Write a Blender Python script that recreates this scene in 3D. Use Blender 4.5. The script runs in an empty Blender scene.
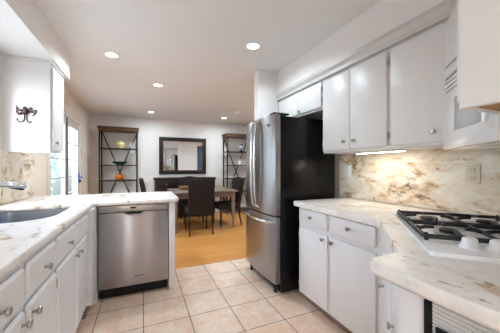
import bpy, bmesh, math, random
from math import sin, cos, pi, radians as R
from mathutils import Vector, Matrix
random.seed(4)
S = bpy.context.scene
C = S.collection

# ------------------------------------------------------------------ camera
cam = bpy.data.objects.new('camera', bpy.data.cameras.new('camera'))
C.objects.link(cam); S.camera = cam
cam.location = (0, 0, 1.22)
cam.rotation_euler = (R(90), 0, R(-23.5))
cam.data.sensor_width = 36; cam.data.lens = 36*248/500
cam.data.shift_y = 0.002; cam.data.clip_start = 0.02

# ------------------------------------------------------------------ world, exposure
W = bpy.data.worlds.new('sky'); S.world = W; W.use_nodes = True
wn = W.node_tree.nodes; wl = W.node_tree.links
sky = wn.new('ShaderNodeTexSky'); sky.sky_type = 'NISHITA'
sky.sun_disc = False; sky.sun_elevation = R(42); sky.sun_rotation = R(200)
sky.air_density = 1.0; sky.dust_density = 2.5; sky.ozone_density = 1.2
bg = wn['Background']; hs = wn.new('ShaderNodeHueSaturation'); hs.inputs['Saturation'].default_value = .7
wl.new(sky.outputs[0], hs.inputs['Color']); tint = wn.new('ShaderNodeMix'); tint.data_type = 'RGBA'; tint.blend_type = 'MULTIPLY'; tint.inputs[0].default_value = 1; tint.inputs[7].default_value = (.84, .96, 1.06, 1)   # white balance of the daylight
wl.new(hs.outputs[0], tint.inputs[6]); wl.new(tint.outputs[2], bg.inputs[0]); bg.inputs[1].default_value = 1.35
S.view_settings.view_transform = 'Standard'; S.view_settings.look = 'None'
S.view_settings.gamma = 1; S.view_settings.use_curve_mapping = False
S.view_settings.exposure = 0.27
LAMP_W = 9.0          # each recessed ceiling lamp, watts
WARM = (0.77, 0.91, 1.0)
S.cycles.max_bounces = 14; S.cycles.diffuse_bounces = 8; S.cycles.glossy_bounces = 6
S.cycles.sample_clamp_indirect = 6; S.cycles.caustics_reflective = False; S.cycles.caustics_refractive = False

# ------------------------------------------------------------------ materials
def new_mat(name):
    m = bpy.data.materials.new(name); m.use_nodes = True
    return m, m.node_tree.nodes, m.node_tree.links, m.node_tree.nodes['Principled BSDF']
def plain(name, col, rough=.5, metal=0, bump=0, bscale=60, coat=0, emit=0, spec=.5, var=0):
    m, n, l, b = new_mat(name)
    b.inputs['Base Color'].default_value = (*col, 1); b.inputs['Roughness'].default_value = rough
    b.inputs['Metallic'].default_value = metal; b.inputs['Coat Weight'].default_value = coat
    b.inputs['Specular IOR Level'].default_value = spec
    if emit:
        b.inputs['Emission Color'].default_value = (*col, 1); b.inputs['Emission Strength'].default_value = emit
    if bump or var:
        tc = n.new('ShaderNodeTexCoord'); t = n.new('ShaderNodeTexNoise')
        t.inputs['Scale'].default_value = bscale; t.inputs['Detail'].default_value = 5
        l.new(tc.outputs['Object'], t.inputs['Vector'])
        if bump:
            bp = n.new('ShaderNodeBump'); bp.inputs['Strength'].default_value = bump; bp.inputs['Distance'].default_value = .002
            l.new(t.outputs[0], bp.inputs['Height']); l.new(bp.outputs[0], b.inputs['Normal'])
        if var:
            r = n.new('ShaderNodeValToRGB')
            r.color_ramp.elements[0].position = .3; r.color_ramp.elements[1].position = .7
            r.color_ramp.elements[0].color = (*[c*(1-var) for c in col], 1); r.color_ramp.elements[1].color = (*[min(1, c*(1+var)) for c in col], 1)
            l.new(t.outputs[0], r.inputs[0]); l.new(r.outputs[0], b.inputs['Base Color'])
    return m
def mixc(n, l, fac, a, b, typ='MIX'):
    x = n.new('ShaderNodeMix'); x.data_type = 'RGBA'; x.blend_type = typ
    for s, v in ((0, fac), (6, a), (7, b)):
        if hasattr(v, 'is_output'): l.new(v, x.inputs[s])
        elif isinstance(v, tuple): x.inputs[s].default_value = (*v, 1)
        else: x.inputs[s].default_value = v
    return x.outputs[2]
def noise(n, l, vec, scale, detail=6, rough=.6, dist=0):
    t = n.new('ShaderNodeTexNoise'); t.inputs['Scale'].default_value = scale; t.inputs['Detail'].default_value = detail
    t.inputs['Roughness'].default_value = rough; t.inputs['Distortion'].default_value = dist
    l.new(vec, t.inputs['Vector']); return t.outputs[0]
def ramp(n, l, fac, stops):
    r = n.new('ShaderNodeValToRGB'); e = r.color_ramp.elements
    while len(e) < len(stops): e.new(.5)
    for i, (p, c) in enumerate(stops):
        e[i].position = p; e[i].color = (*c, 1) if isinstance(c, tuple) else (c, c, c, 1)
    l.new(fac, r.inputs[0]); return r.outputs[0]
def mapping(n, l, scale, rot=(0, 0, 0), loc=(0, 0, 0)):
    tc = n.new('ShaderNodeTexCoord'); mp = n.new('ShaderNodeMapping')
    mp.inputs['Scale'].default_value = scale; mp.inputs['Rotation'].default_value = rot; mp.inputs['Location'].default_value = loc
    l.new(tc.outputs['Object'], mp.inputs['Vector']); return mp.outputs[0]
def granite(name, base, blush, gold, brown, scale, rot=(0, 0, 0), lo=.56, rough=.16, loc=(0, 0, 0), gold_lo=.50):
    m, n, l, b = new_mat(name)
    v = mapping(n, l, scale, rot, loc)
    c = ramp(n, l, noise(n, l, v, 2.0, 6, .62, .9), [(.36, base), (.50, tuple((x+y)/2 for x, y in zip(base, blush))), (.68, blush)])
    c = mixc(n, l, ramp(n, l, noise(n, l, v, 14, 7, .75, .5), [(.50, 0.0), (.66, .45)]), c, tuple(x*.72 for x in blush))
    region = noise(n, l, v, 1.7, 4, .55, 1.6)
    f = ramp(n, l, region, [(gold_lo, 0.0), (gold_lo+.10, .85)])
    fine = ramp(n, l, noise(n, l, v, 4.5, 9, .75, 1.0), [(.42, 0.0), (.56, 1.0)])
    mm = n.new('ShaderNodeMath'); mm.operation = 'MULTIPLY'; l.new(f, mm.inputs[0]); l.new(fine, mm.inputs[1])
    c = mixc(n, l, mm.outputs[0], c, gold)
    f = ramp(n, l, region, [(lo, 0.0), (lo+.10, 1.0)])
    fine = ramp(n, l, noise(n, l, v, 7, 8, .75, .8), [(.47, 0.0), (.55, 1.0)])
    mm = n.new('ShaderNodeMath'); mm.operation = 'MULTIPLY'; l.new(f, mm.inputs[0]); l.new(fine, mm.inputs[1])
    c = mixc(n, l, mm.outputs[0], c, brown)
    spk = ramp(n, l, noise(n, l, v, 7, 4, .6, .2), [(.67, 0.0), (.71, .9)])
    c = mixc(n, l, spk, c, brown)
    l.new(c, b.inputs['Base Color']); b.inputs['Roughness'].default_value = rough; b.inputs['Specular IOR Level'].default_value = .35
    return m
def brushed(name, col, rough=.28, vec=(3, 3, 500), amt=.5):
    m, n, l, b = new_mat(name)
    b.inputs['Base Color'].default_value = (*col, 1); b.inputs['Metallic'].default_value = 1; b.inputs['Roughness'].default_value = rough
    b.inputs['Anisotropic'].default_value = .88 if amt else 0
    cx = n.new('ShaderNodeCombineXYZ'); cx.inputs[2].default_value = 1; l.new(cx.outputs[0], b.inputs['Tangent'])   # grain runs level, so highlights stretch upright
    v = mapping(n, l, vec); t = noise(n, l, v, 1.0, 3, .6)
    bp = n.new('ShaderNodeBump'); bp.inputs['Strength'].default_value = .1; bp.inputs['Distance'].default_value = .0003
    l.new(t, bp.inputs['Height']); l.new(bp.outputs[0], b.inputs['Normal'])
    return m
def tile_mat():
    m, n, l, b = new_mat('floor_tile')
    v = mapping(n, l, (1, 1, 1), loc=(.336+.0015, -2.41+.0015, 0))
    br = n.new('ShaderNodeTexBrick'); br.offset = 0; br.squash = 1
    br.inputs['Scale'].default_value = 1; br.inputs['Brick Width'].default_value = .3475; br.inputs['Row Height'].default_value = .3475
    br.inputs['Mortar Size'].default_value = .0035; br.inputs['Mortar Smooth'].default_value = .15
    br.inputs['Color1'].default_value = (.78, .53, .38, 1); br.inputs['Color2'].default_value = (.80, .57, .42, 1); br.inputs['Mortar'].default_value = (.16, .11, .085, 1)
    l.new(v, br.inputs['Vector'])
    a = noise(n, l, v, 7, 8, .7, .6)
    c = mixc(n, l, ramp(n, l, a, [(.42, .0), (.60, .85)]), br.outputs['Color'], (.84, .69, .57))
    a2 = noise(n, l, v, 23, 6, .7, 1.0)
    c = mixc(n, l, ramp(n, l, a2, [(.50, .0), (.68, .6)]), c, (.60, .41, .30))
    c = mixc(n, l, br.outputs['Fac'], c, (.14, .095, .075))
    l.new(c, b.inputs['Base Color']); b.inputs['Roughness'].default_value = .38
    bp = n.new('ShaderNodeBump'); bp.inputs['Strength'].default_value = .5; bp.inputs['Distance'].default_value = .003; bp.invert = True
    l.new(br.outputs['Fac'], bp.inputs['Height']); l.new(bp.outputs[0], b.inputs['Normal'])
    return m
def planks(name, c1, c2, gap, w, length, rough=.3):
    m, n, l, b = new_mat(name)
    v = mapping(n, l, (1, 1, 1))
    br = n.new('ShaderNodeTexBrick'); br.offset = .37; br.offset_frequency = 2
    br.inputs['Scale'].default_value = 1; br.inputs['Brick Width'].default_value = length; br.inputs['Row Height'].default_value = w
    br.inputs['Mortar Size'].default_value = .0012
    br.inputs['Color1'].default_value = (*c1, 1); br.inputs['Color2'].default_value = (*c2, 1); br.inputs['Mortar'].default_value = (*gap, 1)
    l.new(v, br.inputs['Vector'])
    v2 = mapping(n, l, (2, 30, 30)); a = noise(n, l, v2, 2, 6, .65, .5)
    c = mixc(n, l, ramp(n, l, a, [(.4, 0.0), (.7, .6)]), br.outputs['Color'], tuple(x*.62 for x in c1))
    l.new(c, b.inputs['Base Color']); b.inputs['Roughness'].default_value = rough
    return m
def wood(name, c1, c2, scale=(3, 30, 30), rough=.45):
    m, n, l, b = new_mat(name)
    v = mapping(n, l, scale); a = noise(n, l, v, 2, 7, .65, .7)
    l.new(ramp(n, l, a, [(.35, c1), (.65, c2)]), b.inputs['Base Color']); b.inputs['Roughness'].default_value = rough; b.inputs['Specular IOR Level'].default_value = .25
    return m
def pane_glass(name):
    m, n, l, b = new_mat(name); n.remove(b)
    t = n.new('ShaderNodeBsdfTransparent'); g = n.new('ShaderNodeBsdfGlossy'); g.inputs['Roughness'].default_value = .02
    lw = n.new('ShaderNodeLayerWeight'); lw.inputs[0].default_value = .5; pw = n.new('ShaderNodeMath'); pw.operation = 'POWER'; pw.inputs[1].default_value = 4; l.new(lw.outputs['Facing'], pw.inputs[0])
    fr = n.new('ShaderNodeMath'); fr.operation = 'MULTIPLY_ADD'; fr.inputs[1].default_value = .5; fr.inputs[2].default_value = .04; l.new(pw.outputs[0], fr.inputs[0])
    mx = n.new('ShaderNodeMixShader'); l.new(fr.outputs[0], mx.inputs[0]); l.new(t.outputs[0], mx.inputs[1]); l.new(g.outputs[0], mx.inputs[2])
    l.new(mx.outputs[0], n['Material Output'].inputs[0]); return m
def emitter(name, col, strength):
    m, n, l, b = new_mat(name); n.remove(b); e = n.new('ShaderNodeEmission')
    e.inputs[0].default_value = (*col, 1); e.inputs[1].default_value = strength
    l.new(e.outputs[0], n['Material Output'].inputs[0]); return m

M = dict(
    white=plain('cabinet_white', (.77, .76, .76), .36, var=.01, bscale=3),
    edge=plain('cabinet_edge', (.74, .725, .71), .4),
    wall=plain('wall_paint', (.82, .745, .665), .75, bump=.12, bscale=120),
    walld=plain('dining_wall_paint', (.76, .725, .70), .75, bump=.12, bscale=120),
    ceil=plain('ceiling_paint', (.78, .775, .77), .85, bump=.15, bscale=90),
    soff=plain('soffit_paint', (.84, .825, .81), .6),
    trim=plain('trim_gray', (.60, .585, .565), .4),
    frame=plain('door_white', (.80, .77, .73), .4),
    granite=granite('granite_top', (.88, .855, .83), (.79, .725, .655), (.60, .42, .24), (.22, .13, .075), (3.8, 1.8, 2.4), (0, 0, .35), .575, .28, gold_lo=.53),
    splash=granite('granite_splash', (.88, .83, .75), (.72, .62, .49), (.58, .37, .16), (.12, .06, .025), (2.6, 1.5, 3.6), (.22, 0, 0), .525, .28, gold_lo=.46),
    steel=brushed('brushed_steel', (.44, .415, .425), .30),
    steelf=brushed('fridge_steel', (.34, .33, .335), .28),
    steelv=brushed('sink_steel', (.33, .34, .37), .32, (40, 40, 40), 0),
    nickel=plain('satin_nickel', (.42, .40, .38), .28, 1),
    chrome=plain('chrome', (.72, .73, .75), .12, 1),
    black=plain('black_enamel', (.004, .004, .0045), .24, spec=.3),
    blackp=plain('black_plastic', (.006, .006, .007), .5, spec=.25),
    iron=plain('cast_iron', (.014, .014, .015), .55, bump=.3, bscale=200),
    metal=plain('black_metal', (.016, .014, .013), .45, .6),
    bronze=plain('dark_bronze', (.055, .026, .028), .4, .5),
    enamel=plain('white_enamel', (.86, .86, .87), .12, coat=.5),
    plastic=plain('white_plastic', (.80, .80, .80), .3),
    ivory=plain('ivory_plastic', (.74, .66, .55), .35),
    tile=tile_mat(),
    oak=planks('oak_floor', (.66, .275, .065), (.78, .36, .10), (.22, .09, .03), .083, 1.1),
    toe=wood('toe_kick', (.22, .155, .12), (.36, .27, .215), (4, 4, 4), .5),
    dark=wood('espresso_wood', (.014, .008, .006), (.030, .016, .011)),
    shelfw=wood('rustic_wood', (.060, .028, .015), (.12, .062, .036)),
    table=wood('weathered_wood', (.17, .12, .092), (.27, .20, .155)),
    under=wood('raw_ply', (.34, .17, .055), (.46, .25, .09), (6, 2, 6)),
    fabric=plain('charcoal_fabric', (.024, .018, .0165), .95, spec=.2, bump=.5, bscale=400),
    cream=plain('cream_glaze', (.70, .62, .30), .2, var=.25, bscale=9),
    green=plain('green_glaze', (.012, .055, .030), .2),
    orange=plain('orange_glaze', (.62, .16, .025), .25, var=.2, bscale=14),
    palewhite=plain('pale_ceramic', (.72, .72, .72), .25),
    glass=pane_glass('pane_glass'),
    mwglass=plain('oven_window', (.50, .53, .56), .08, coat=.6),
    lens=emitter('lamp_lens', (1, .95, .87), 9),
    strip=emitter('strip_lens', (1, .90, .72), 12),
    mirror=plain('mirror_glass', (.88, .89, .90), .01, 1),
    blue=plain('blue_paint', (.025, .16, .42), .4),
    blueview=plain('door_blue_view', (.05, .11, .20), .35),  # blue of the view through the glass, put into the leaf colour
    leaf=plain('leaf', (.30, .42, .34), .6, var=.5, bscale=14),
    patio=plain('patio', (.50, .49, .46), .8, var=.1, bscale=3),
    fence=planks('fence_board', (.34, .33, .34), (.42, .41, .42), (.10, .09, .09), .14, 4, .8),
    display=plain('display', (.006, .006, .007), .15),
    mark=plain('mark', (.05, .05, .055), .4),
)

# ------------------------------------------------------------------ mesh helpers
class MB:
    def __init__(s): s.bm = bmesh.new()
    def box(s, lo, hi, bev=0, seg=2):
        vs = [s.bm.verts.new((x, y, z)) for x in (lo[0], hi[0]) for y in (lo[1], hi[1]) for z in (lo[2], hi[2])]
        fs = [s.bm.faces.new([vs[i] for i in q]) for q in ((0, 1, 3, 2), (4, 6, 7, 5), (0, 4, 5, 1), (2, 3, 7, 6), (0, 2, 6, 4), (1, 5, 7, 3))]
        if bev:
            es = list({e for f in fs for e in f.edges})
            bmesh.ops.bevel(s.bm, geom=es, offset=bev, segments=seg, profile=.5, affect='EDGES')
        return s
    def prism(s, pts, z0, z1, bev=0, seg=3, only_top=False):
        a = [s.bm.verts.new((x, y, z0)) for x, y in pts]; b = [s.bm.verts.new((x, y, z1)) for x, y in pts]
        n = len(pts)
        f0 = s.bm.faces.new(a[::-1]); f1 = s.bm.faces.new(b)
        for i in range(n): s.bm.faces.new((a[i], a[(i+1) % n], b[(i+1) % n], b[i]))
        if bev:
            es = list(f1.edges) + ([] if only_top else list(f0.edges))
            bmesh.ops.bevel(s.bm, geom=es, offset=bev, segments=seg, profile=.5, affect='EDGES')
        return s
    def lathe(s, prof, o=(0, 0, 0), axis=(0, 0, 1), seg=20, squash=(1, 1)):
        q = Vector((0, 0, 1)).rotation_difference(Vector(axis)); o = Vector(o); rings = []
        for r, h in prof:
            if r < 1e-6: rings.append([s.bm.verts.new(o + q @ Vector((0, 0, h)))])
            else: rings.append([s.bm.verts.new(o + q @ Vector((r*squash[0]*cos(2*pi*k/seg), r*squash[1]*sin(2*pi*k/seg), h))) for k in range(seg)])
        for A, B in zip(rings, rings[1:]):
            for k in range(seg):
                k2 = (k+1) % seg
                v = [A[k % len(A)], A[k2 % len(A)], B[k2 % len(B)], B[k % len(B)]]
                u = []
                for x in v:
                    if x not in u: u.append(x)
                if len(u) > 2: s.bm.faces.new(u)
        for rr in (rings[0], rings[-1]):
            if len(rr) > 2:
                try: s.bm.faces.new(rr)
                except ValueError: pass
        return s
    def cyl(s, p, r, h, axis=(0, 0, 1), seg=20, r2=None):
        return s.lathe([(r, 0), (r if r2 is None else r2, h)], p, axis, seg)
    def tube(s, pts, r, seg=10, flat=1.0, up=None):
        P = [Vector(p) for p in pts]; n = len(P); rings = []
        t0 = (P[1]-P[0]).normalized()
        nrm = Vector(up) if up else t0.orthogonal().normalized()
        for i, p in enumerate(P):
            t = (P[min(i+1, n-1)] - P[max(i-1, 0)]).normalized()
            nrm = (nrm - t*nrm.dot(t)); nrm = nrm.normalized() if nrm.length > 1e-6 else t.orthogonal().normalized()
            b = t.cross(nrm); rr = r[i] if isinstance(r, (list, tuple)) else r
            rings.append([s.bm.verts.new(p + nrm*rr*flat*cos(2*pi*k/seg) + b*rr*sin(2*pi*k/seg)) for k in range(seg)])
        for A, B in zip(rings, rings[1:]):
            for k in range(seg): s.bm.faces.new((A[k], A[(k+1) % seg], B[(k+1) % seg], B[k]))
        s.bm.faces.new(rings[0][::-1]); s.bm.faces.new(rings[-1])
        return s
    def ball(s, c, r, sc=(1, 1, 1), sub=2):
        m = Matrix.Translation(c) @ Matrix.Diagonal((*[r*k for k in sc], 1))
        bmesh.ops.create_icosphere(s.bm, subdivisions=sub, radius=1, matrix=m); return s
    def build(s, name, mat, parent=None, loc=None, rz=0, flat=False):
        bmesh.ops.recalc_face_normals(s.bm, faces=s.bm.faces[:])
        me = bpy.data.meshes.new(name); s.bm.to_mesh(me); s.bm.free()
        me.materials.append(M[mat] if isinstance(mat, str) else mat)
        if not flat:
            for p in me.polygons: p.use_smooth = True
            me.set_sharp_from_angle(angle=R(32))
        o = bpy.data.objects.new(name, me); C.objects.link(o)
        if parent: o.parent = parent
        if loc is not None: o.location = loc
        o.rotation_euler.z = rz
        return o
def rpoly(pts, rad, n=6):
    out = []; N = len(pts)
    for i, p in enumerate(pts):
        r = rad[i] if isinstance(rad, (list, tuple)) else rad
        p = Vector(p); a = Vector(pts[i-1]) - p; b = Vector(pts[(i+1) % N]) - p
        if r <= 0: out.append(tuple(p)); continue
        ang = a.angle(b); d = r/math.tan(ang/2); a.normalize(); b.normalize()
        c = p + (a+b).normalized()*(r/sin(ang/2)); s0 = p + a*d - c; s1 = p + b*d - c
        tot = s0.angle_signed(s1)
        for k in range(n+1):
            v = s0.copy(); v.rotate(Matrix.Rotation(-tot*k/n, 2)); out.append(tuple(c+v))
    return out
def tag(o, label, cat, group=None):
    o['label'] = label; o['category'] = cat
    if group: o['group'] = group
    return o
def thing(name, label, cat, loc, rz=0, group=None):
    o = bpy.data.objects.new(name, None); C.objects.link(o); o.location = loc; o.rotation_euler.z = rz
    o.empty_display_size = .1
    return tag(o, label, cat, group)
def struct(o): o['kind'] = 'structure'; return o
def dup(root, loc, rz, label, group=None):
    r = root.copy(); C.objects.link(r); r.location = loc; r.rotation_euler.z = rz; r['label'] = label
    if group: r['group'] = group
    def rec(a, b):
        for ch in list(a.children):
            c = ch.copy(); C.objects.link(c); c.parent = b; c.matrix_parent_inverse = ch.matrix_parent_inverse; rec(ch, c)
    rec(root, r); return r
def seal(name, lo, hi, mat, bev=0): return struct(MB().box(lo, hi, bev).build(name, mat))

# ------------------------------------------------------------------ the setting
XL, XR, YB, YN, H = -1.08, 1.95, 6.60, -.05, 2.44
seal('floor', (XL-.1, -3.6, -.1), (3.7, 3.12, 0), 'tile')
seal('floor_dining', (XL-.1, 3.12, -.1), (3.7, YB+.1, 0), 'oak')
seal('trim_threshold', (-1.08, 3.09, 0), (1.32, 3.15, .006), 'oak')
seal('ceiling', (XL-.1, -3.6, H), (3.7, YB+.1, H+.1), 'ceil')
# left wall with the sink window and the patio door cut out
wb = MB()
WY0, WY1, WZ0, WZ1 = 1.45, 2.60, 1.02, 2.05
DY0, DY1, DZ = 3.86, 5.62, 2.06
for lo, hi in (((-3.6, 0), (-3.0, H)), ((-3.0, 0), (-1.7, .3)), ((-3.0, 2.2), (-1.7, H)), ((-1.7, 0), (WY0, H)), ((WY0, 0), (WY1, WZ0)), ((WY0, WZ1), (WY1, H)), ((WY1, 0), (DY0, H)), ((DY0, DZ), (DY1, H)), ((DY1, 0), (YB+.1, H))):
    wb.box((XL-.12, lo[0], lo[1]), (XL, hi[0], hi[1]))
struct(wb.build('wall_left', 'wall', flat=True))
seal('wall_back', (XL, YB, 0), (3.6, YB+.1, H), 'walld')
seal('wall_right', (XR, YN, 0), (XR+.1, 2.79, H), 'wall')
seal('wall_near', (.705, YN-.12, 0), (XR+.1, YN, H), 'wall')
seal('wall_fridge_side', (1.325, 2.79, 0), (XR+.1, 2.91, H), 'soff')
DB0, DB1 = 2.08, 2.52   # glass door seen in the mirror, its blue view painted on
w2 = MB(); w2.box((XR+.1, 2.79, 0), (DB0, 2.91, H)); w2.box((DB0, 2.79, 2.1), (DB1+.4, 2.91, H)); w2.box((DB1+.4, 2.79, 0), (3.6, 2.91, H))
struct(w2.build('wall_dining_front', 'wall', flat=True))
seal('wall_dining_right', (3.6, 2.79, 0), (3.7, YB+.1, H), 'walld')
# the family room behind the camera, its unseen windows added for fill light
seal('wall_family_right', (2.6, -3.6, 0), (2.7, YN-.12, H), 'wall')
wf = MB()
for x0, x1, z0, z1 in ((XL, -.98, 0, H), (-.70, 1.35, 0, H), (2.45, 2.6, 0, H), (-.98, -.70, 0, .05), (-.98, -.70, 2.1, H), (1.35, 2.45, 0, .35), (1.35, 2.45, 2.15, H)): wf.box((x0, -3.6, z0), (x1, -3.5, z1))
struct(wf.build('wall_family_back', 'wall', flat=True))
seal('wall_family_side', (XR+.1, YN-.12, 0), (2.6, YN, H), 'wall')
def window(name, axis, a0, a1, z0, z1, c, cols, rows):
    w = struct(bpy.data.objects.new(name, None)); C.objects.link(w)
    def bx(b, u0, u1, v0, v1, t, off=0):
        if axis == 'x': b.box((c-t/2+off, u0, v0), (c+t/2+off, u1, v1))
        else: b.box((u0, c-t/2+off, v0), (u1, c+t/2+off, v1))
    f = MB()
    for u0, u1, v0, v1 in ((a0, a0+.05, z0, z1), (a1-.05, a1, z0, z1), (a0+.05, a1-.05, z0, z0+.05), (a0+.05, a1-.05, z1-.05, z1)): bx(f, u0, u1, v0, v1, .07)
    for k in range(1, cols):
        u = a0 + (a1-a0)*k/cols; bx(f, u-.015, u+.015, z0+.05, z1-.05, .04)
    for k in range(1, rows):
        v = z0 + (z1-z0)*k/rows; bx(f, a0+.05, a1-.05, v-.01, v+.01, .035)
    f.build('window_frame', 'frame', w, flat=True)
    g = MB(); bx(g, a0+.05, a1-.05, z0+.05, z1-.05, .006); g.build('window_pane', 'glass', w, flat=True)
    return w
window('window_1', 'x', WY0, WY1, WZ0, WZ1, XL-.07, 2, 1)
window('fill_window_back', 'y', 1.35, 2.45, .35, 2.15, -3.55, 2, 1)  # unseen window added for soft frontal fill
window('highlight_window_back', 'y', -.98, -.70, .05, 2.1, -3.55, 1, 1)  # unseen narrow window added to put a highlight on the dishwasher
window('fill_window_side', 'x', -3.0, -1.7, .3, 2.2, XL-.07, 3, 1)  # unseen window added for side fill on the right-hand cabinets
# patio double door
d = struct(bpy.data.objects.new('door_1', None)); C.objects.link(d)
b = MB()
b.box((XL-.12, DY0, 0), (XL+.012, DY0+.04, DZ)); b.box((XL-.12, DY1-.04, 0), (XL+.012, DY1, DZ)); b.box((XL-.12, DY0+.04, DZ-.04), (XL+.012, DY1-.04, DZ))
b.build('door_frame', 'frame', d, flat=True)
ymid = (DY0+DY1)/2
for k, (y0, y1) in enumerate(((DY0+.045, ymid-.004), (ymid+.004, DY1-.045))):
    lf = MB(); x0, x1 = XL-.055, XL-.012
    for a in ((y0, y0+.10, .01, 2.01), (y1-.10, y1, .01, 2.01), (y0+.1, y1-.1, .01, .24), (y0+.1, y1-.1, 1.90, 2.01)):
        lf.box((x0, a[0], a[2]), (x1, a[1], a[3]), .003)
    leaf = lf.build('door_leaf', 'frame', d)
    mu = MB()
    for j in range(1, 6): mu.box((x0+.005, y0+.1, .24+j*.277-.009), (x1-.005, y1-.1, .24+j*.277+.009))
    mu.build('muntin', 'trim', leaf, flat=True)
    MB().box((-.003+(x0+x1)/2, y0+.1, .24), ((x0+x1)/2+.003, y1-.1, 1.90)).build('pane', 'glass', leaf, flat=True)
    if k == 0:
        MB().box((x1, y1-.012, .01), (x1+.012, y1+.012, 2.01)).build('astragal', 'mark', leaf, flat=True)
    else:
        hp = MB().box((x1, y1-.085, .93), (x1+.012, y1-.02, 1.13), .004).build('handle_plate', 'blue', leaf); hp['label'] = 'blue handle plate and lever'
        lv = MB().tube([(x1+.01, y1-.05, 1.04), (x1+.055, y1-.05, 1.04), (x1+.06, y1-.07, 1.04), (x1+.06, y1-.19, 1.035)], .013).build('lever', 'blue', hp)
        MB().cyl((x1+.01, y1-.05, .965), .018, .03, (1, 0, 0)).build('lock_knob', 'metal', hp)
# glass door beside the kitchen, a blue leaf standing in for its view
d2 = struct(bpy.data.objects.new('door_2', None)); C.objects.link(d2)
b = MB().box((DB0, 2.82, .005), (DB1+.4, 2.87, 2.1), .003); leaf = b.build('door_leaf', 'blueview', d2)
b = MB()
for x0 in (DB0+.1, DB0+.47):
    for z0, z1 in ((.25, .95), (1.1, 1.95)): b.box((x0, 2.869, z0), (x0+.27, 2.880, z1), .004)
b.build('raised_panel', 'blueview', leaf)
MB().lathe([(.012, 0), (.012, .03), (.027, .04), (.027, .06), (0, .07)], (DB0+.78, 2.87, 1.0), (0, 1, 0)).build('door_knob', 'nickel', leaf)
seal('baseboard_back', (XL, YB-.015, 0), (3.6, YB, .10), 'frame')
seal('baseboard_left', (XL, DY1+.06, 0), (XL+.015, YB-.015, .10), 'frame')
bb = MB()
for y0, y1, z0, z1 in ((DY0-.065, DY0, 0, DZ), (DY1, DY1+.065, 0, DZ), (DY0-.065, DY1+.065, DZ, DZ+.065)): bb.box((XL, y0, z0), (XL+.018, y1, z1), .003)
struct(bb.build('trim_patio_door', 'wall'))
bb = MB(); 
for y0, y1, z0, z1 in ((WY0-.07, WY0, WZ0-.07, WZ1+.07), (WY1, WY1+.07, WZ0-.07, WZ1+.07), (WY0, WY1, WZ1, WZ1+.07), (WY0, WY1, WZ0-.05, WZ0)): bb.box((XL, y0, z0), (XL+.022, y1, z1), .003)
struct(bb.build('trim_sink_window', 'frame'))
# soffits
seal('soffit_left', (XL, -.05, 2.17), (-.715, 3.23, H), 'soff')
struct(MB().box((XL+.0, 2.715, 2.145), (-.735, 3.10, 2.17), .002).build('trim_left_cabinet', 'edge'))
so = [(1.60, 2.79), (1.60, .823), (1.112, .335), (.68, .335), (.68, YN), (XR, YN), (XR, 2.79)]
struct(MB().prism(so, 2.13, H).build('soffit_right', 'soff', flat=True))
# sloping moulding under the right soffit, swept along its front
def offs(d): return [(1.60-d, 2.79), (1.60-d, .823+d*.414), (1.112-d*.414, .335+d), (.68-d, .335+d), (.68-d, YN)]
prof = [(.0, 2.175), (.030, 2.165), (.030, 2.135), (.012, 2.105), (.012, 2.075), (-.03, 2.075), (-.03, 2.128), (-.002, 2.128)]
bm_ = MB(); rows = [[bm_.bm.verts.new((x, y, z)) for x, y in offs(dd)] for dd, z in prof]
for i in range(len(rows)):
    A, B = rows[i], rows[(i+1) % len(rows)]
    for k in range(4): bm_.bm.faces.new((A[k], A[k+1], B[k+1], B[k]))
bm_.bm.faces.new([r[0] for r in rows]); bm_.bm.faces.new([r[4] for r in rows])
struct(bm_.build('trim_right_soffit', 'trim', flat=True))
# splashbacks
struct(MB().box((XL, .6, .917), (XL+.02, WY0-.07, 1.36)).box((XL, WY0-.07, .917), (XL+.02, WY1+.07, WZ0-.07)).box((XL, WY1+.07, .917), (XL+.02, 3.36, 1.357)).build('backsplash_left', 'splash', flat=True))
struct(MB().box((XR-.02, YN+.02, .917), (XR, 2.045, 1.357)).build('backsplash_right', 'splash', flat=True))
struct(MB().box((.75, YN, .917), (XR-.02, YN+.02, 1.357)).build('backsplash_near', 'splash', flat=True))
# outside the patio door and windows
seal('patio_ground', (-14, -12, -.25), (XL-.12, 14, -.12), 'patio')
seal('garden_ground', (XL-.1, -14, -.25), (8, -3.6, -.12), 'patio')
seal('garden_fence', (-9.0, -12, -.12), (-8.9, 14, .75), 'fence')

# ------------------------------------------------------------------ cabinets
def knob(x, z, y, parent):
    return MB().lathe([(.009, 0), (.006, .004), (.006, .014), (.0135, .017), (.0155, .022), (.013, .027), (0, .029)], (x, y, z), (0, -1, 0), 16).build('knob', 'nickel', parent)
def slab(name, x0, x1, z0, z1, parent, kn=None, hinge=None, mat='white', t=.02, lip=.006):
    o = MB().box((x0, -t, z0), (x1, 0, z1), lip, 1 if lip > .01 else 2).build(name, mat, parent)
    if kn: knob(kn[0], kn[1], -t, o)
    if hinge is not None:
        hz = (z0+.07, z1-.07)
        for z in hz: MB().cyl((hinge, -.012, z-.022), .0055, .044, seg=8).build('hinge', 'nickel', o)
    return o
def carcass(p, w, z0, z1, dep, open_top=True, side_top=None, mid=(), mat='white'):
    b = MB(); t = .018; zs = side_top or z1
    b.box((0, .002, z0), (t, dep, zs)); b.box((w-t, .002, z0), (w, dep, zs)); b.box((t, .002, z0), (w-t, dep, z0+t)); b.box((t, dep-.01, z0+t), (w-t, dep, z1))
    if not open_top: b.box((t, .002, z1-t), (w-t, dep-.01, z1))
    b.build('carcass', mat, p, flat=True)
    f = MB(); s = .03
    f.box((.0, .0, z0), (s, .02, z1)); f.box((w-s, 0, z0), (w, .02, z1)); f.box((s, 0, z0), (w-s, .02, z0+s)); f.box((s, 0, z1-s), (w-s, .02, z1))
    for z in mid: f.box((s, 0, z-.02), (w-s, .02, z+.02))
    f.build('face_frame', mat, p, flat=True)
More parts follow.
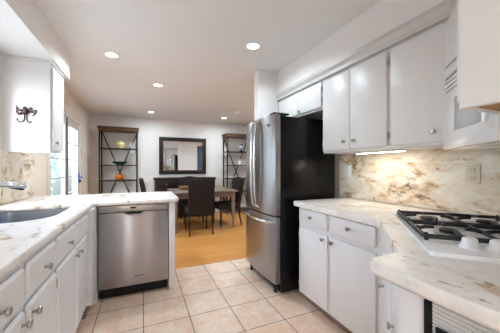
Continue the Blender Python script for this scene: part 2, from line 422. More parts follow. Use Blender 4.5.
def toe(p, x0, x1, y=.075, h=.10):
    MB().box((x0, y, 0), (x1, y+.018, h)).build('toe_kick', 'toe', p, flat=True)
# left run (faces +X), local x runs along +Y
def left_unit(y0, y1, label, dk, dr):
    p = thing('base_cabinet', label, 'cabinet', (-.42, y0, 0), R(90), 'base cabinets under the sink counter')
    w = y1-y0
    carcass(p, w, .10, .872, .60, mid=(.70,), side_top=.68 if y1 > 1.6 else None)
    slab('drawer', .012, w-.012, .715, .850, p, (w/2, .775) if dr else None, lip=.012)
    slab('door', .012, w-.012, .125, .690, p, (w-.045, .645) if dk == 'r' else (.05, .645), hinge=(.006 if dk == 'r' else w-.006), lip=.012)
    toe(p, 0, w)
left_unit(.80, 1.203, 'white base cabinet at the near end of the sink run, one drawer over one door', 'r', True)
left_unit(1.205, 1.572, 'white base cabinet whose door knob sits at its near edge, just before the sink', 'l', True)
left_unit(1.574, 1.977, 'white sink base cabinet with a knobbed drawer, paired with the blank-fronted one', 'r', True)
left_unit(1.979, 2.36, 'white sink base cabinet with a blank knobless drawer front beside the dishwasher corner', 'l', False)
p = thing('peninsula_cabinet', 'white cabinet surround of the peninsula, enclosing the stainless dishwasher at both sides', 'cabinet', (0, 2.60, 0))
MB().box((-.42, -.238, .10), (-.372, .0, .872)).box((-.42, 0, .0), (-.372, .55, .872)).build('corner_filler', 'white', p, flat=True)
MB().box((.245, -.005, 0), (.303, .60, .872), .002).build('end_panel', 'white', p)
MB().box((-.372, .60, 0), (.303, .618, .872)).build('back_panel', 'white', p, flat=True)
MB().box((-.495, -.238, 0), (-.42, .0, .10)).build('toe_kick', 'toe', p, flat=True)
# left worktop with the sink cut out
out = rpoly([(-1.058, .35), (-.396, .35), (-.388, 2.545), (.345, 2.545), (.345, 3.345), (-1.058, 3.345)], [0, 0, .02, .09, .03, 0])
hole = rpoly([(-.985, 1.79), (-.512, 1.79), (-.512, 2.50), (-.985, 2.50)], [.06, .20, .03, .06], 8)
def slab_with_hole(outer, hole, z0, z1, bev):
    B = MB(); bm = B.bm; es = []
    for loop in (outer, hole):
        vs = [bm.verts.new((x, y, z1)) for x, y in loop]
        es += [bm.edges.new((vs[i], vs[(i+1) % len(vs)])) for i in range(len(vs))]
    bmesh.ops.triangle_fill(bm, use_beauty=True, use_dissolve=False, edges=es)
    top = bm.faces[:]
    r = bmesh.ops.extrude_face_region(bm, geom=top)
    for v in [g for g in r['geom'] if isinstance(g, bmesh.types.BMVert)]: v.co.z = z0
    bmesh.ops.recalc_face_normals(bm, faces=bm.faces[:])
    ed = [e for e in bm.edges if len(e.link_faces) == 2 and abs(e.link_faces[0].normal.z) + abs(e.link_faces[1].normal.z) < 1.1 and abs(e.verts[0].co.z-e.verts[1].co.z) < 1e-5]
    bmesh.ops.bevel(bm, geom=ed, offset=bev, segments=4, profile=.5, affect='EDGES')
    return B
o = slab_with_hole(out, hole, .875, .915, .014).build('countertop', 'granite'); tag(o, 'L-shaped cream granite worktop around the sink and over the dishwasher', 'countertop')
sk = thing('sink', 'undermounted stainless steel kitchen sink set in the granite worktop', 'sink', (-.7485, 2.145, .70))
B = MB(); bm = B.bm
def loop(off, z, r): return [bm.verts.new((x, y, z)) for x, y in rpoly([(-.238+off, -.358+off), (.238-off, -.358+off), (.238-off, .358-off), (-.238+off, .358-off)], [.07, .20, .05, .07] if r else .08, 8)]
rings = [loop(-.012, .174, 1), loop(0, .174, 1), loop(.006, .10, 1), loop(.012, .02, 1), loop(.045, .0, 1)]
for a, c in zip(rings, rings[1:]):
    for k in range(len(a)): bm.faces.new((a[k], a[(k+1) % len(a)], c[(k+1) % len(a)], c[k]))
bm.faces.new(rings[-1])
B.build('basin', 'steelv', sk)
MB().lathe([(.045, .001), (.045, .004), (.03, .004), (.02, .002), (0, .002)]).build('drain', 'chrome', sk)
f = thing('faucet', 'chrome pull-out kitchen faucet reaching over the steel sink', 'faucet', (-1.02, 2.13, .915))
MB().lathe([(.028, 0), (.028, .01), (.022, .02), (.022, .12), (.024, .15), (0, .17)]).build('faucet_body', 'chrome', f)
MB().tube([(0, 0, .12), (.05, .01, .17), (.11, .022, .188), (.16, .032, .192), (.20, .04, .190)], [.018, .017, .017, .019, .021], 14).build('spout', 'chrome', f)
MB().tube([(.20, .04, .190), (.245, .049, .186), (.275, .055, .178), (.288, .058, .168)], [.021, .023, .020, .014], 14).build('spray_head', 'chrome', f)
MB().tube([(.20, .042, .172), (.262, .054, .160), (.276, .057, .158)], [.006, .012, .010], 10).build('spray_nozzle', 'blackp', f)
MB().tube([(0, 0, .15), (-.0, -.04, .19), (.0, -.09, .21)], [.010, .008, .007], 10).build('lever', 'chrome', f)
# left wall cabinet
p = thing('wall_cabinet', 'white wall cabinet above the sink counter, with a black ornament hung on its side', 'cabinet', (-.752, 2.73, 0), R(90))
carcass(p, .355, 1.36, 2.145, .326, open_top=False)
MB().box((-.004, -.002, 1.352), (.0, .326, 2.145)).build('side_panel', 'white', p, flat=True)
slab('door', .02, .345, 1.385, 2.12, p, (.06, 1.445), hinge=.35, t=.02)
MB().box((.004, -.0035, 1.385), (.018, .0, 2.12)).build('door_gap_shade', 'trim', p, flat=True)  # grey strip drawn in for the shade of the gap beside the door
# ornament: iron bug with curled feelers
orn = thing('wall_ornament', 'dark bronze bug-shaped hook ornament with curled legs on the white cabinet side', 'ornament', (-.918, 2.725, 1.675))
MB().ball((0, -.012, .026), .026, (1, .5, 1.15)).ball((-.002, -.012, .056), .015, (1, .6, .8)).build('body', 'bronze', orn)
def curl(pts, r=.0042):
    P = []; n = len(pts)
    for i in range(n-1):
        p0, p1, p2, p3 = (Vector(pts[max(0, min(n-1, i+k))]) for k in (-1, 0, 1, 2))
        for t in range(5):
            t = t/5; P.append(.5*((2*p1)+(-p0+p2)*t+(2*p0-5*p1+4*p2-p3)*t*t+(-p0+3*p1-3*p2+p3)*t**3))
    P.append(Vector(pts[-1])); return MB().tube([(q[0], -.006, q[1]) for q in P], r, 8)
for pts in ([(-.015, .04), (-.045, .045), (-.058, .062), (-.062, .07)], [(-.018, .032), (-.05, .03), (-.06, .045), (-.052, .052)], [(-.015, .02), (-.045, .008), (-.06, .018), (-.055, .03)], [(-.012, .012), (-.04, -.004), (-.05, .004)],
            [(.015, .045), (.035, .062), (.045, .055), (.04, .044), (.03, .046)], [(.018, .032), (.05, .034), (.072, .042), (.07, .024), (.058, .012)], [(.016, .022), (.04, .022), (.064, .016), (.056, .0), (.040, -.004)],
            [(-.008, .01), (-.008, -.03), (-.016, -.058), (-.04, -.066), (-.056, -.05), (-.05, -.036)], [(.008, .01), (.008, -.03), (.014, -.058), (.03, -.07), (.038, -.056)]):
    curl(pts).build('leg', 'bronze', orn)
# dishwasher
p = thing('dishwasher', 'stainless steel built-in dishwasher set in the white peninsula', 'dishwasher', (-.368, 2.60, 0))
w = .609
MB().box((.004, .03, .10), (w-.004, .585, .866)).build('tub', 'blackp', p, flat=True)
door = MB().box((.004, -.004, .105), (w-.004, .028, .800), .006).build('door', 'steel', p)
cp = MB().box((.004, -.006, .804), (w-.004, .028, .866), .005).build('control_panel', 'nickel', p)
MB().box((.265, -.0075, .834), (.315, -.0055, .849)).build('display', 'display', cp, flat=True)
for k in range(6): MB().box((.338+k*.021, -.0072, .838), (.350+k*.021, -.0055, .844)).build('button', 'trim', cp, flat=True)
MB().lathe([(.006, 0), (.006, .0015), (0, .002)], (.155, -.006, .837), (0, -1, 0), 12).build('indicator', 'trim', cp)
hb = MB(); ph = [( .225, .800), (.375, .800), (.362, .784), (.238, .784)]
hb.box((.228, -.0058, .783), (.372, -.003, .800), .001).build('handle_pocket', 'blackp', door)
MB().tube([(.215, -.006, .797), (.235, -.012, .782), (.27, -.015, .774), (.33, -.015, .774), (.365, -.012, .782), (.385, -.006, .797)], .0075, 10).build('handle_lip', 'nickel', door)
tx = bpy.data.curves.new('logo', 'FONT'); tx.body = 'KitchenAid'; tx.size = .019; tx.extrude = .0004; tx.align_x = 'CENTER'; tx.offset = .0006
to = bpy.data.objects.new('logo', tx); C.objects.link(to); bpy.context.view_layer.update()
me = bpy.data.meshes.new_from_object(to.evaluated_get(bpy.context.evaluated_depsgraph_get())); bpy.data.objects.remove(to)
me.materials.clear(); me.materials.append(M['mark']); lo = bpy.data.objects.new('logo', me); C.objects.link(lo); lo.parent = door; lo.location = (.345, -.0048, .185); lo.rotation_euler = (R(90), 0, 0)
MB().box((.01, .04, .012), (w-.01, .055, .10)).build('kick_plate', 'blackp', p, flat=True)

# right run
def right_unit(y0, y1, label, kx):
    w = y0-y1
    p = thing('base_cabinet', label, 'cabinet', (1.31, y0, 0), R(-90), 'base cabinets between fridge and cooktop')
    carcass(p, w, .10, .872, .60, mid=(.71,))
    slab('drawer', .02, w-.012, .735, .858, p, (w/2, .802))
    slab('door', .02, w-.012, .12, .695, p, (kx, .662), hinge=(.014 if kx > w/2 else w-.006))
    toe(p, 0, w); return p
right_unit(1.885, 1.492, 'white base cabinet beside the black fridge side, drawer above a tall door', .345)
pc = right_unit(1.490, 1.062, 'white base cabinet between the fridge-side cabinet and the angled cooktop corner', .055)
p = thing('base_cabinet', 'white angled corner base cabinet under the gas cooktop, with two knobbed doors', 'cabinet', (1.304, 1.014, 0), R(-135))
w = .70
carcass(p, w, .10, .872, .10, mid=(.74,))
slab('false_front', .015, w-.015, .765, .858, p)
slab('door', .03, .345, .12, .735, p, (.10, .568), hinge=.35); slab('door', .358, w-.012, .12, .735, p, (.42, .535), hinge=w-.006)
MB().prism([(-.038, -.0297), (.0, .0), (.0, .06), (-.08, .03)], .10, .872).build('corner_filler', 'white', p, flat=True)
toe(p, 0, w)
p = thing('end_cabinet', 'white end cabinet of the near counter leg, framing an under-counter appliance', 'cabinet', (.72, .515, 0), R(-90))
MB().box((0, 0, 0), (.075, .02, .872), .002).build('face_stile', 'white', p)
MB().box((.075, 0, .8685), (.545, .02, .8725)).build('top_rail', 'white', p, flat=True)
MB().box((0, .02, .0), (.018, .075, .872)).build('side_panel', 'white', p, flat=True)
MB().box((.058, .02, .0), (.075, .08, .872)).build('partition', 'white', p, flat=True)
# under-counter appliance
a = thing('undercounter_oven', 'steel under-counter oven with a louvred top, beneath the near counter end', 'oven', (.72, .436, 0), R(-90))
MB().box((.0, .002, .06), (.46, .50, .866)).build('body', 'steel', a, flat=True)
MB().prism(rpoly([(.0, .06), (.018, .06), (.018, .862), (.0, .862)], [0, 0, .008, .008]), 0, .012, .002, 2).build('gasket', 'blackp', a)
g = a.children[-1]; g.rotation_euler = (R(90), 0, 0); g.location = (0, .004, 0)
MB().box((.018, -.006, .862), (.455, .004, .867)).build('top_seal', 'blackp', a, flat=True)
lv = MB()
for k in range(20): lv.box((.020, -.004-.0025*(k % 2), .861-k*.0055-.0050), (.452, .004, .861-k*.0055), .0006, 1)
lv.build('louvre', 'trim', a)
MB().prism(rpoly([(.024, .71), (.102, .71), (.102, .816), (.024, .816)], .018), 0, .012, .003, 2).build('control_bezel', 'nickel', a)
g = a.children[-1]; g.rotation_euler = (R(90), 0, 0); g.location = (0, -.002, 0)
MB().box((.034, -.0165, .72), (.092, -.013, .804), .003).build('control_window', 'blackp', a)
MB().lathe([(.158, 0), (.158, .012), (.152, .018), (.145, .014), (0, .014)], (.21, -.006, .696), (0, -1, 0), 48).build('porthole', 'dark', a)
MB().box((.020, -.006, .08), (.452, .0, .66), .003).build('door', 'steel', a)

# right worktop
ot = rpoly([(1.262, 1.925), (1.262, 1.017), (.850, .605), (.683, .605), (.683, -.028), (1.928, -.028), (1.928, 1.925)], [.02, .03, .01, .032, 0, 0, 0])
o = MB().prism(ot, .874, .915, .012, 4).build('countertop', 'granite'); tag(o, 'cream granite worktop turning the corner under the gas cooktop', 'countertop')
# cooktop
ck = thing('cooktop', 'white gas cooktop with a column of white knobs, set diagonally in the corner', 'cooktop', (1.447, 1.072, .915), R(-135))
MB().prism(rpoly([(0, 0), (.76, 0), (.76, .53), (0, .53)], .015), 0.0005, .016, .006, 3, True).build('cooktop_surface', 'enamel', ck)
for yy in (.146, .226, .306, .386):
    MB().lathe([(.033, 0), (.0325, .004), (.026, .012), (.022, .031), (.018, .034), (0, .035)], (.655, yy, .016), seg=24).build('burner_knob', 'plastic', ck)
for bx, by, br in ((.17, .145, .040), (.17, .385, .034), (.455, .145, .034), (.455, .385, .046)):
    u = MB().lathe([(br+.022, 0), (br+.018, .006), (br+.004, .009), (br, .009)], (bx, by, .016), seg=28).build('burner', 'nickel', ck)
    MB().lathe([(br, .009), (br, .018), (br-.006, .022), (0, .023)], (bx, by, .0161), seg=28).build('burner_cap', 'iron', u)
def grate(x0, x1, label):
    g = thing('burner_grate', label, 'grate', (1.447, 1.072, .931), R(-135), 'cast iron grates on the cooktop')
    y0, y1, zt, r = .022, .50, .022, .008
    c = rpoly([(x0, y0), (x1, y0), (x1, y1), (x0, y1)], .02, 4); c.append(c[0])
    MB().tube([(x, y, zt-.006) for x, y in c], r*1.2, 8).build('frame', 'iron', g)
    mb = MB(); ym = (y0+y1)/2; mb.tube([(x0, ym, zt-.006), (x1, ym, zt-.006)], r, 8); mb.build('crossbar', 'iron', g)
    xm = (x0+x1)/2
    for by in (.145, .385):
        for dx, dy in ((1, 0), (-1, 0), (0, 1), (0, -1)):
            ex = xm + dx*(x1-x0)/2; ey = by + dy*((y1-y0)/4-.0)
            ax, ay = xm+dx*.056, by+dy*.056
            fr = MB().tube([(ex, ey, zt-.006), ((ex+ax)/2, (ey+ay)/2, zt+.003), (ax, ay, zt+.004)], [r, r, r*.8], 8)
            fr.build('finger', 'iron', g)
    for fx, fy in ((x0, y0), (x1, y0), (x0, y1), (x1, y1), (xm, y0), (xm, y1)):
        fx2 = fx + (.006 if fx == x0 else -.006 if fx == x1 else 0); fy2 = fy+(.006 if fy == y0 else -.006)
        MB().cyl((fx2, fy2, .0), .008, .030, seg=8, r2=.006).build('foot', 'iron', g)
grate(.024, .300, 'black cast iron grate on the cooktop half farther from the knobs')
grate(.324, .602, 'black cast iron grate on the cooktop half next to the white knobs')
# fridge: local x runs toward the camera, y into the wall
fr = thing('refrigerator', 'stainless french-door refrigerator with black sides and bottom freezer drawer', 'refrigerator', (1.138, 2.782, 0), R(-90))
w = .722
MB().box((.0, .082, .03), (w, .745, 1.715), .004).build('body', 'black', fr)
MB().box((.03, .10, .0), (w-.03, .70, .03)).build('base_grille', 'blackp', fr, flat=True)
def bowed(x0, x1, z0, z1, name, mat):
    n = 10; bow = .022
    pts = [(x0+(x1-x0)*k/n, bow*((2*(x0+(x1-x0)*k/n)/w-1)**2)) for k in range(n+1)]
    pts += [(x1, .076), (x0, .076)]
    return MB().prism(pts, z0, z1, .004, 2).build(name, mat, fr)
dl = bowed(.002, w/2-.002, .755, 1.735, 'door', 'steelf'); dr = bowed(w/2+.002, w-.002, .755, 1.735, 'door', 'steelf')
dz = bowed(.002, w-.002, .105, .742, 'freezer_drawer', 'steelf')
for dd, x in ((dl, w/2-.04), (dr, w/2+.04)):
    MB().tube([(x, .0, .80), (x, -.035, .83), (x, -.050, .95), (x, -.058, 1.24), (x, -.050, 1.55), (x, -.035, 1.68), (x, .0, 1.71)], .0125, 12).build('handle', 'chrome', dd)
MB().tube([(.05, .018, .685), (.06, -.02, .688), (.14, -.045, .69), (w/2, -.058, .69), (w-.14, -.045, .69), (w-.06, -.02, .688), (w-.05, .018, .685)], .0135, 12).build('handle', 'chrome', dz)
MB().lathe([(.018, 0), (.018, .002), (0, .003)], (.60, .004, 1.64), (0, -1, 0), 20, (1, .7)).build('badge', 'mark', dr)
for x in (.02, w-.115): MB().box((x, .02, 1.7352), (x+.09, .19, 1.752), .004).build('hinge_cover', 'blackp', fr)
for x in (.04, w-.10): MB().cyl((x+.03, .06, 0), .014, .105, seg=10).build('foot', 'blackp', fr)
# right wall cabinets
def upper(y0, y1, z0, z1, label, doors, ztop):
    w = y0-y1
    p = thing('wall_cabinet', label, 'cabinet', (1.622, y0, 0), R(-90), 'white wall cabinets along the fridge wall')
    carcass(p, w, z0, z1, .324, open_top=False)
    for x0, x1, kx, kz, hg in doors: slab('door', x0, x1, z0+.022, ztop, p, kx and (kx, kz), hinge=hg, lip=.004)
    return p
upper(1.930, 1.224, 1.355, 2.074, 'white wall cabinet with two doors over the lit counter, beside the single-door one', [(.012, .346, .292, 1.442, .006), (.352, .692, .40, 1.442, .699)], 2.052)
upper(1.222, .846, 1.355, 2.074, 'white wall cabinet with one tall door beside the corner microwave', [(.014, .362, .300, 1.436, .007)], 2.052)
upper(2.780, 1.934, 1.79, 2.074, 'short white two-door wall cabinet over the refrigerator', [(.020, .433, None, 1.845, .012), (.440, .830, .475, 1.838, .838)], 2.056)
# microwave in the corner and the cabinet above it
p = thing('wall_cabinet', 'small white corner wall cabinet directly above the microwave', 'cabinet', (1.622, .842, 0), R(-135), 'white wall cabinets along the fridge wall')
carcass(p, .74, 1.785, 2.074, .28, open_top=False)
slab('door', .006, .732, 1.79, 2.052, p, None, lip=.004, t=.034)
mw = thing('microwave', 'white over-the-range microwave fitted diagonally above the gas cooktop', 'microwave', (1.622, .842, 1.315), R(-135))
MB().box((.003, .0, 0), (.737, .30, .468), .004).build('body', 'enamel', mw)
MB().box((.004, -.034, .412), (.735, -.001, .466), .006).build('top_trim', 'enamel', mw)
for k in range(3): MB().box((.01, -.028-.005*(2-k), .328+k*.028), (.73, -.0, .328+k*.028+.018), .005).build('vent_louvre', 'enamel', mw)
md = MB().box((.004, -.040, .004), (.56, -.001, .322), .008).build('door', 'enamel', mw)
MB().box((.175, -.0425, .095), (.50, -.039, .265), .004).build('window', 'mwglass', md)
MB().tube([(.535, -.034, .06), (.535, -.066, .08), (.535, -.066, .27), (.535, -.034, .29)], .009, 10).build('handle', 'enamel', md)
MB().box((.565, -.040, .004), (.735, -.001, .322), .006).build('control_panel', 'enamel', mw)
# near wall cabinet
p = thing('wall_cabinet', 'white wall cabinet nearest the camera, plain end panel and bare wood underside', 'cabinet', (1.065, .355, 0), R(180))
w = .345
MB().box((w-.018, -.001, 1.365), (w, .39, 2.073)).build('end_panel', 'white', p, flat=True)
MB().box((0, .0, 1.365), (.018, .39, 2.073)).box((.018, .375, 1.38), (w-.018, .39, 2.073)).box((.018, 0, 2.05), (w-.018, .375, 2.073)).build('carcass', 'white', p, flat=True)
MB().box((.018, .02, 1.367), (w-.018, .39, 1.379)).build('bottom_board', 'under', p, flat=True)
MB().box((.018, 0, 1.366), (w-.018, .02, 1.40)).build('face_frame', 'white', p, flat=True)
slab('door', .02, w-.022, 1.385, 2.052, p, (.06, 1.44))

# ------------------------------------------------------------------ lamps and fittings
def down(x, y, z, label, watts, sp=148, name='ceiling_light'):
    t = thing(name, label, 'ceiling light', (x, y, z), 0, None)
    MB().lathe([(.058, -.001), (.060, -.006), (.078, -.005), (.085, -.0005)], seg=32).build('trim_ring', 'plastic', t)
    MB().lathe([(.0575, -.002), (.05, -.003), (0, -.0035)], seg=32).build('lens', 'lens', t)
    L = bpy.data.lights.new('lamp', 'AREA'); L.shape = 'DISK'; L.size = .11; L.spread = R(sp); L.energy = watts; L.color = WARM
    lo = bpy.data.objects.new('lamp', L); C.objects.link(lo); lo.parent = t; lo.location = (0, 0, -.012)
    return t
down(1.02, 2.27, H, 'round recessed ceiling light nearest the fridge soffit', LAMP_W, 158)
down(-.30, 3.06, H, 'round recessed ceiling light over the dishwasher peninsula', LAMP_W)
down(.215, 3.91, H, 'round recessed ceiling light just past the kitchen, smaller looking than the peninsula one', LAMP_W*1.2, 165)
down(.18, 5.87, H, 'small round recessed light close to the dining wall above the mirror', LAMP_W*1.3, 176)
down(1.85, 5.86, H, 'small round recessed light above the bookcase near the fridge', LAMP_W*1.3, 176)
down(-.905, 2.06, 2.17, 'small recessed light under the sink soffit', LAMP_W*.08, 165)
for x, y in ((-.40, .55), (.5, -1.2), (1.6, -2.0), (2.8, 4.4)): down(x, y, H, 'added unseen recessed light brightening the kitchen and dining room', LAMP_W*(3 if x > 2 else .2 if y > 0 else .4), 172 if x > 2 else 150)['group'] = 'added fill lights out of view'  # unseen lamps added to brighten the kitchen and the dining wall
sd = thing('smoke_detector', 'small white smoke detector on the dining ceiling', 'smoke detector', (1.91, 5.11, H))
MB().lathe([(.065, -.0005), (.065, -.018), (.05, -.03), (0, -.032)], seg=24).build('housing', 'plastic', sd)
MB().lathe([(.02, -.031), (.016, -.036), (0, -.037)], seg=16).build('sensor_cap', 'plastic', sd)
ul = thing('under_cabinet_light', 'lit strip lamp under the two-door wall cabinet', 'lamp', (1.76, 1.43, 1.355))
MB().box((-.03, -.22, -.014), (.03, .22, -.0005), .003).build('housing', 'plastic', ul)
MB().box((-.022, -.21, -.016), (.022, .21, -.014)).build('lens', 'strip', ul, flat=True)
L = bpy.data.lights.new('lamp', 'AREA'); L.shape = 'RECTANGLE'; L.size = .04; L.size_y = .40; L.energy = 0.8; L.color = (1, .92, .80)
lo = bpy.data.objects.new('lamp', L); C.objects.link(lo); lo.parent = ul; lo.location = (0, 0, -.020)
# switch and outlet
sw = thing('light_switch', 'pale double switch plate on the splashback beside the fridge', 'switch', (XR-.0205, 1.94, 1.18), R(-90))
MB().box((-.06, -.006, -.06), (.06, 0, .06), .003).build('plate', 'plastic', sw)
for x in (-.025, .025): MB().box((x-.016, -.010, -.032), (x+.016, -.005, .032), .002).build('rocker', 'plastic', sw)
ou = thing('wall_outlet', 'beige electrical outlet on the splashback above the cooktop', 'outlet', (XR-.0205, .88, 1.18), R(-90))
MB().box((-.038, -.006, -.06), (.038, 0, .06), .003).build('plate', 'ivory', ou)
for z in (-.026, .026):
    s_ = MB().box((-.017, -.009, z-.018), (.017, -.005, z+.018), .004).build('socket', 'ivory', ou)
    MB().box((-.008, -.0095, z-.004), (-.0055, -.0085, z+.007)).box((.0055, -.0095, z-.004), (.008, -.0085, z+.007)).build('slot', 'mark', s_, flat=True)

# ------------------------------------------------------------------ dining furniture
t = thing('dining_table', 'weathered grey-brown dining table with turned legs', 'table', (1.14, 5.20, 0))
TX, TY = .645, .50
MB().box((-TX, -TY, .725), (TX, TY, .76), .006).build('tabletop', 'table', t)
MB().box((-TX+.07, -TY+.07, .63), (TX-.07, -TY+.09, .725)).box((-TX+.07, TY-.09, .63), (TX-.07, TY-.07, .725)).box((-TX+.07, -TY+.09, .63), (-TX+.09, TY-.09, .725)).box((TX-.09, -TY+.09, .63), (TX-.07, TY-.09, .725)).build('apron', 'table', t, flat=True)
for sx in (-1, 1):
    for sy in (-1, 1):
        MB().lathe([(.022, 0), (.026, .03), (.022, .06), (.032, .30), (.040, .50), (.028, .54), (.042, .57), (.042, .725)], (sx*(TX-.08), sy*(TY-.08), 0), seg=16).build('leg', 'table', t)
def chair():
    c = thing('dining_chair', 'dark upholstered dining chair with its back to the kitchen, in front of the table', 'chair', (0, 0, 0), 0, 'charcoal dining chairs round the table')
    # local: back at y = 0, seat toward +y
    MB().box((-.235, .03, .36), (.235, .50, .48), .03, 3).build('seat', 'fabric', c)
    B = MB(); bm = B.bm; n = 12; rings = []
    prof = []
    zs = [.37, .50, .65, .80, .90]
    for z in zs: prof.append([(-.23, z), (.23, z)])
    front, backv = [], []
    def yb(z): return .02 - .10*max(0, z-.45)/.55
    cols = 13; rowsn = 12; G = {}
    for side in (0, 1):
        for i in range(cols):
            u = -1 + 2*i/(cols-1)
            top = 1.0 + .016*cos(u*pi) - .008*abs(u)**8
            for j in range(rowsn):
                z = .37 + (top-.37)*j/(rowsn-1)
                bul = .012*(1-u**4)*(1-abs(2*j/(rowsn-1)-1)**4)
                y = yb(z) + (.065+bul if side else -bul*.6)
                G[side, i, j] = bm.verts.new((u*(.225+.008*j/(rowsn-1)), y, z))
    for side in (0, 1):
        for i in range(cols-1):
            for j in range(rowsn-1): bm.faces.new((G[side, i, j], G[side, i+1, j], G[side, i+1, j+1], G[side, i, j+1]))
    for i in range(cols-1):
        for j in (0, rowsn-1): bm.faces.new((G[0, i, j], G[0, i+1, j], G[1, i+1, j], G[1, i, j]))
    for j in range(rowsn-1):
        for i in (0, cols-1): bm.faces.new((G[0, i, j], G[0, i, j+1], G[1, i, j+1], G[1, i, j]))
    B.build('backrest', 'fabric', c)
    for sx in (-1, 1):
        MB().tube([(sx*.205, .05, .37), (sx*.205, .035, .20), (sx*.21, -.01, .0)], [.021, .019, .015], 4).build('leg', 'dark', c)
        MB().tube([(sx*.205, .46, .37), (sx*.205, .46, .0)], [.022, .015], 4).build('leg', 'dark', c)
    return c
c0 = chair(); c0.location = (.975, 4.43, 0)
dup(c0, (1.03, 5.90, 0), R(180), 'dark upholstered dining chair on the far side of the table, facing the kitchen')
dup(c0, (1.90, 5.09, 0), R(95), 'dark upholstered dining chair at the table end by the fridge')
dup(c0, (.03, 5.22, 0), R(-92), 'dark upholstered dining chair at the table end above the dishwasher')
bw = thing('serving_bowl', 'small tan wooden bowl on the dining table', 'bowl', (.80, 5.25, .7605))
MB().lathe([(.045, 0), (.09, .025), (.115, .07), (.107, .07), (.082, .03), (0, .012)], seg=24).build('bowl', 'under', bw)
sb = thing('sideboard', 'dark espresso wood sideboard under the mirror', 'sideboard', (.985, 6.33, 0))
MB().box((-.71, -.22, .06), (.71, .22, .93), .004).build('body', 'dark', sb)
MB().box((-.735, -.245, .93), (.735, .245, .972), .006).build('top', 'dark', sb)
for k in range(3):
    x0 = -.69+k*.465
    dr_ = MB().box((x0, -.236, .74), (x0+.45, -.2205, .91), .004).build('drawer', 'dark', sb); MB().lathe([(.008, 0), (.014, .02), (0, .026)], (x0+.225, -.236, .825), (0, -1, 0), 12).build('knob', 'nickel', dr_)
    do_ = MB().box((x0, -.236, .10), (x0+.45, -.2205, .72), .004).build('door', 'dark', sb); MB().lathe([(.008, 0), (.014, .02), (0, .026)], (x0+.40, -.236, .45), (0, -1, 0), 12).build('knob', 'nickel', do_)
for sx in (-1, 1):
    for sy in (-1, 1): MB().box((sx*.66-.03, sy*.18-.03, 0), (sx*.66+.03, sy*.18+.03, .06)).build('foot', 'dark', sb, flat=True)
mr = thing('wall_mirror', 'wide mirror in a dark wood frame above the sideboard', 'mirror', (.978, YB, 1.52))
B = MB(); a, bb2, fw = .592, .470, .098
for x0, x1, z0, z1 in ((-a, a, bb2-fw, bb2), (-a, a, -bb2, -bb2+fw), (-a, -a+fw, -bb2+fw, bb2-fw), (a-fw, a, -bb2+fw, bb2-fw)): B.box((x0, -.045, z0), (x1, -.001, z1), .010)
B.build('frame', 'dark', mr)
B = MB(); q = fw-.012
for x0, x1, z0, z1 in ((-a+q, a-q, bb2-q-.014, bb2-q), (-a+q, a-q, -bb2+q, -bb2+q+.014), (-a+q, -a+q+.014, -bb2+q, bb2-q), (a-q-.014, a-q, -bb2+q, bb2-q)): B.box((x0, -.050, z0), (x1, -.02, z1), .003)
B.build('inner_bead', 'shelfw', mr)
MB().box((-a+fw-.01, -.022, -bb2+fw-.01), (a-fw+.01, -.012, bb2-fw+.01)).build('glass', 'mirror', mr, flat=True)
# bookcases
def shelf(w):
    s = thing('bookcase', 'black metal X-back bookcase with wood top near the patio door', 'bookcase', (0, 0, 0), 0, 'X-back bookcases on the dining wall')
    d = .36
    MB().box((-w/2-.012, -.02, 2.035), (w/2+.012, d+.01, 2.095), .004).box((-w/2-.028, -.035, 2.095), (w/2+.028, d+.02, 2.12), .004).build('top', 'shelfw', s)
    for sx in (-1, 1):
        for y in (.015, d-.015): MB().box((sx*(w/2-.014)-.014, y-.014, 0), (sx*(w/2-.014)+.014, y+.014, 2.035)).build('post', 'metal', s, flat=True)
    for z in (.10, .60, .94, 1.28, 1.65):
        u = MB().box((-w/2+.004, .03, z-.022), (w/2-.004, d-.03, z), .002).build('shelf', 'shelfw', s)
        MB().box((-w/2+.03, .004, z-.024), (w/2-.03, .026, z-.002)).build('rail', 'metal', u, flat=True)
    for sx in (-1, 1):
        MB().tube([(sx*(w/2-.02), d-.006, 2.03), (-sx*(w/2-.02), d-.006+.002*sx, .20)], .012, 6).build('brace', 'metal', s)
    for sx in (-1, 1): MB().tube([(sx*(w/2-.014), .03, .35), (sx*(w/2-.014), d-.03, .35)], .008, 6).build('side_rail', 'metal', s)
    return s
s1 = shelf(.765); s1.location = (-.480, 6.20, 0)
s2 = dup(s1, (2.42, 6.20, 0), 0, 'black metal X-back bookcase with wood top beside the fridge')
def put(name, label, cat, x, y, z): return thing(name, label, cat, (x, y, z))
k = put('tureen', 'pale yellow lidded tureen on the upper shelf of the bookcase', 'tureen', -.45, 6.32, 1.6505)
MB().lathe([(.055, 0), (.06, .012), (.10, .05), (.115, .095), (.10, .125), (.104, .13)], seg=24).build('pot', 'cream', k)
MB().lathe([(.104, .131), (.075, .155), (.03, .165), (.012, .17), (.018, .185), (0, .195)], seg=24).build('lid', 'cream', k)
k.scale = (.84, .84, 1.0)
for sx in (-1, 1): MB().tube([(sx*.10, 0, .11), (sx*.15, 0, .115), (sx*.15, 0, .075), (sx*.105, 0, .06)], .009, 8).build('handle', 'cream', k)
k = put('plate', 'pale plate leaning behind the yellow tureen', 'plate', -.33, 6.500, 1.651)
MB().lathe([(.0, 0), (.08, .002), (.115, .014), (.113, .018), (.078, .007), (0, .006)], (0, 0, .116), (0, -.985, .17), 28).build('dish', 'palewhite', k)
k = put('serving_dish', 'long dark green footed dish on the middle shelf of the bookcase', 'dish', -.47, 6.36, 1.2805)
MB().lathe([(.07, 0), (.075, .012), (.13, .03), (.165, .075), (.157, .075), (.12, .038), (0, .028)], seg=28, squash=(1, .62)).build('bowl', 'green', k)
k = put('teapot', 'round orange teapot on the lower shelf of the bookcase', 'teapot', -.48, 6.36, 0.9405)
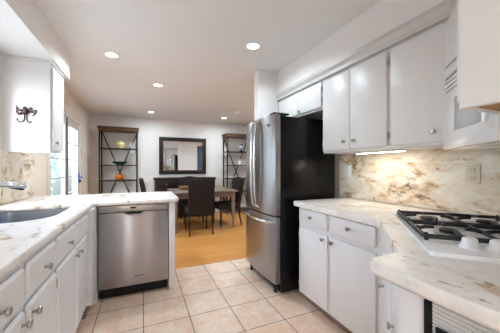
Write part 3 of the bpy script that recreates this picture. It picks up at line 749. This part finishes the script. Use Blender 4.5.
MB().lathe([(.06, 0), (.10, .03), (.118, .075), (.10, .115), (.05, .135), (0, .137)], seg=24).build('pot', 'orange', k)
MB().lathe([(.05, .135), (.03, .15), (.010, .155), (.014, .17), (0, .178)], seg=16).build('lid', 'orange', k)
MB().tube([(.10, 0, .10), (.15, 0, .11), (.16, 0, .07), (.11, 0, .04)], .011, 8).build('handle', 'orange', k)
MB().tube([(-.05, -.08, .06), (-.07, -.11, .09), (-.078, -.12, .12)], [.02, .014, .010], 10).build('spout', 'orange', k)
k.scale = (.78, .78, 1.0)
k = put('lantern', 'small dark lantern on the upper shelf of the bookcase beside the fridge', 'lantern', 2.50, 6.36, 1.6505)
MB().lathe([(.05, 0), (.05, .02), (.02, .03), (.016, .07), (.05, .09)], seg=16).build('base', 'metal', k)
MB().lathe([(.048, .091), (.058, .13), (.05, .18)], seg=16).build('globe', 'mwglass', k)
MB().lathe([(.055, .181), (.03, .205), (.008, .215), (0, .217)], seg=16).build('cap', 'metal', k)
k = put('pitcher', 'white pitcher on the middle shelf of the bookcase beside the fridge', 'pitcher', 2.45, 6.36, 1.2805)
MB().lathe([(.04, 0), (.055, .03), (.058, .08), (.035, .13), (.042, .17), (.036, .17), (.03, .13), (0, .12)], seg=18).build('jug', 'palewhite', k)
MB().tube([(.04, 0, .15), (.08, 0, .14), (.085, 0, .08), (.055, 0, .05)], .007, 8).build('handle', 'palewhite', k)

# ------------------------------------------------------------------ garden seen through the patio door
def shrub(x, y, h, label, seed):
    rnd = random.Random(seed); g = thing('garden_shrub', label, 'shrub', (x, y, -.12), 0, None)
    MB().tube([(0, 0, 0), (.03, .02, h*.3), (0, .05, h*.75)], [.05, .04, .02], 8).build('stem', 'shelfw', g)
    B = MB()
    for k in range(420):
        th = rnd.uniform(0, 2*pi); ph = math.acos(rnd.uniform(-1, 1)); rr = rnd.uniform(.55, 1)**.5
        c = Vector((rr*.55*sin(ph)*cos(th), rr*.55*sin(ph)*sin(th), h*.62+rr*h*.38*cos(ph)))
        q = Matrix.Rotation(rnd.uniform(0, 6.3), 3, 'Z') @ Matrix.Rotation(rnd.uniform(0, 3.1), 3, 'X'); s_ = rnd.uniform(.05, .11)
        vs = [B.bm.verts.new(c + q @ Vector(v)*s_) for v in ((-1, 0, 0), (0, -.5, .12), (1, 0, 0), (0, .5, .12))]
        B.bm.faces.new(vs)
    B.build('foliage', 'leaf', g, flat=True)
shrub(-2.9, 9.2, 2.2, 'leafy shrub outside seen through the farther patio door leaf', 1)
shrub(-3.6, 12.0, 2.9, 'taller leafy shrub far outside the patio door', 2)
shrub(-2.3, 6.6, 1.3, 'low leafy shrub just outside the patio door', 3)
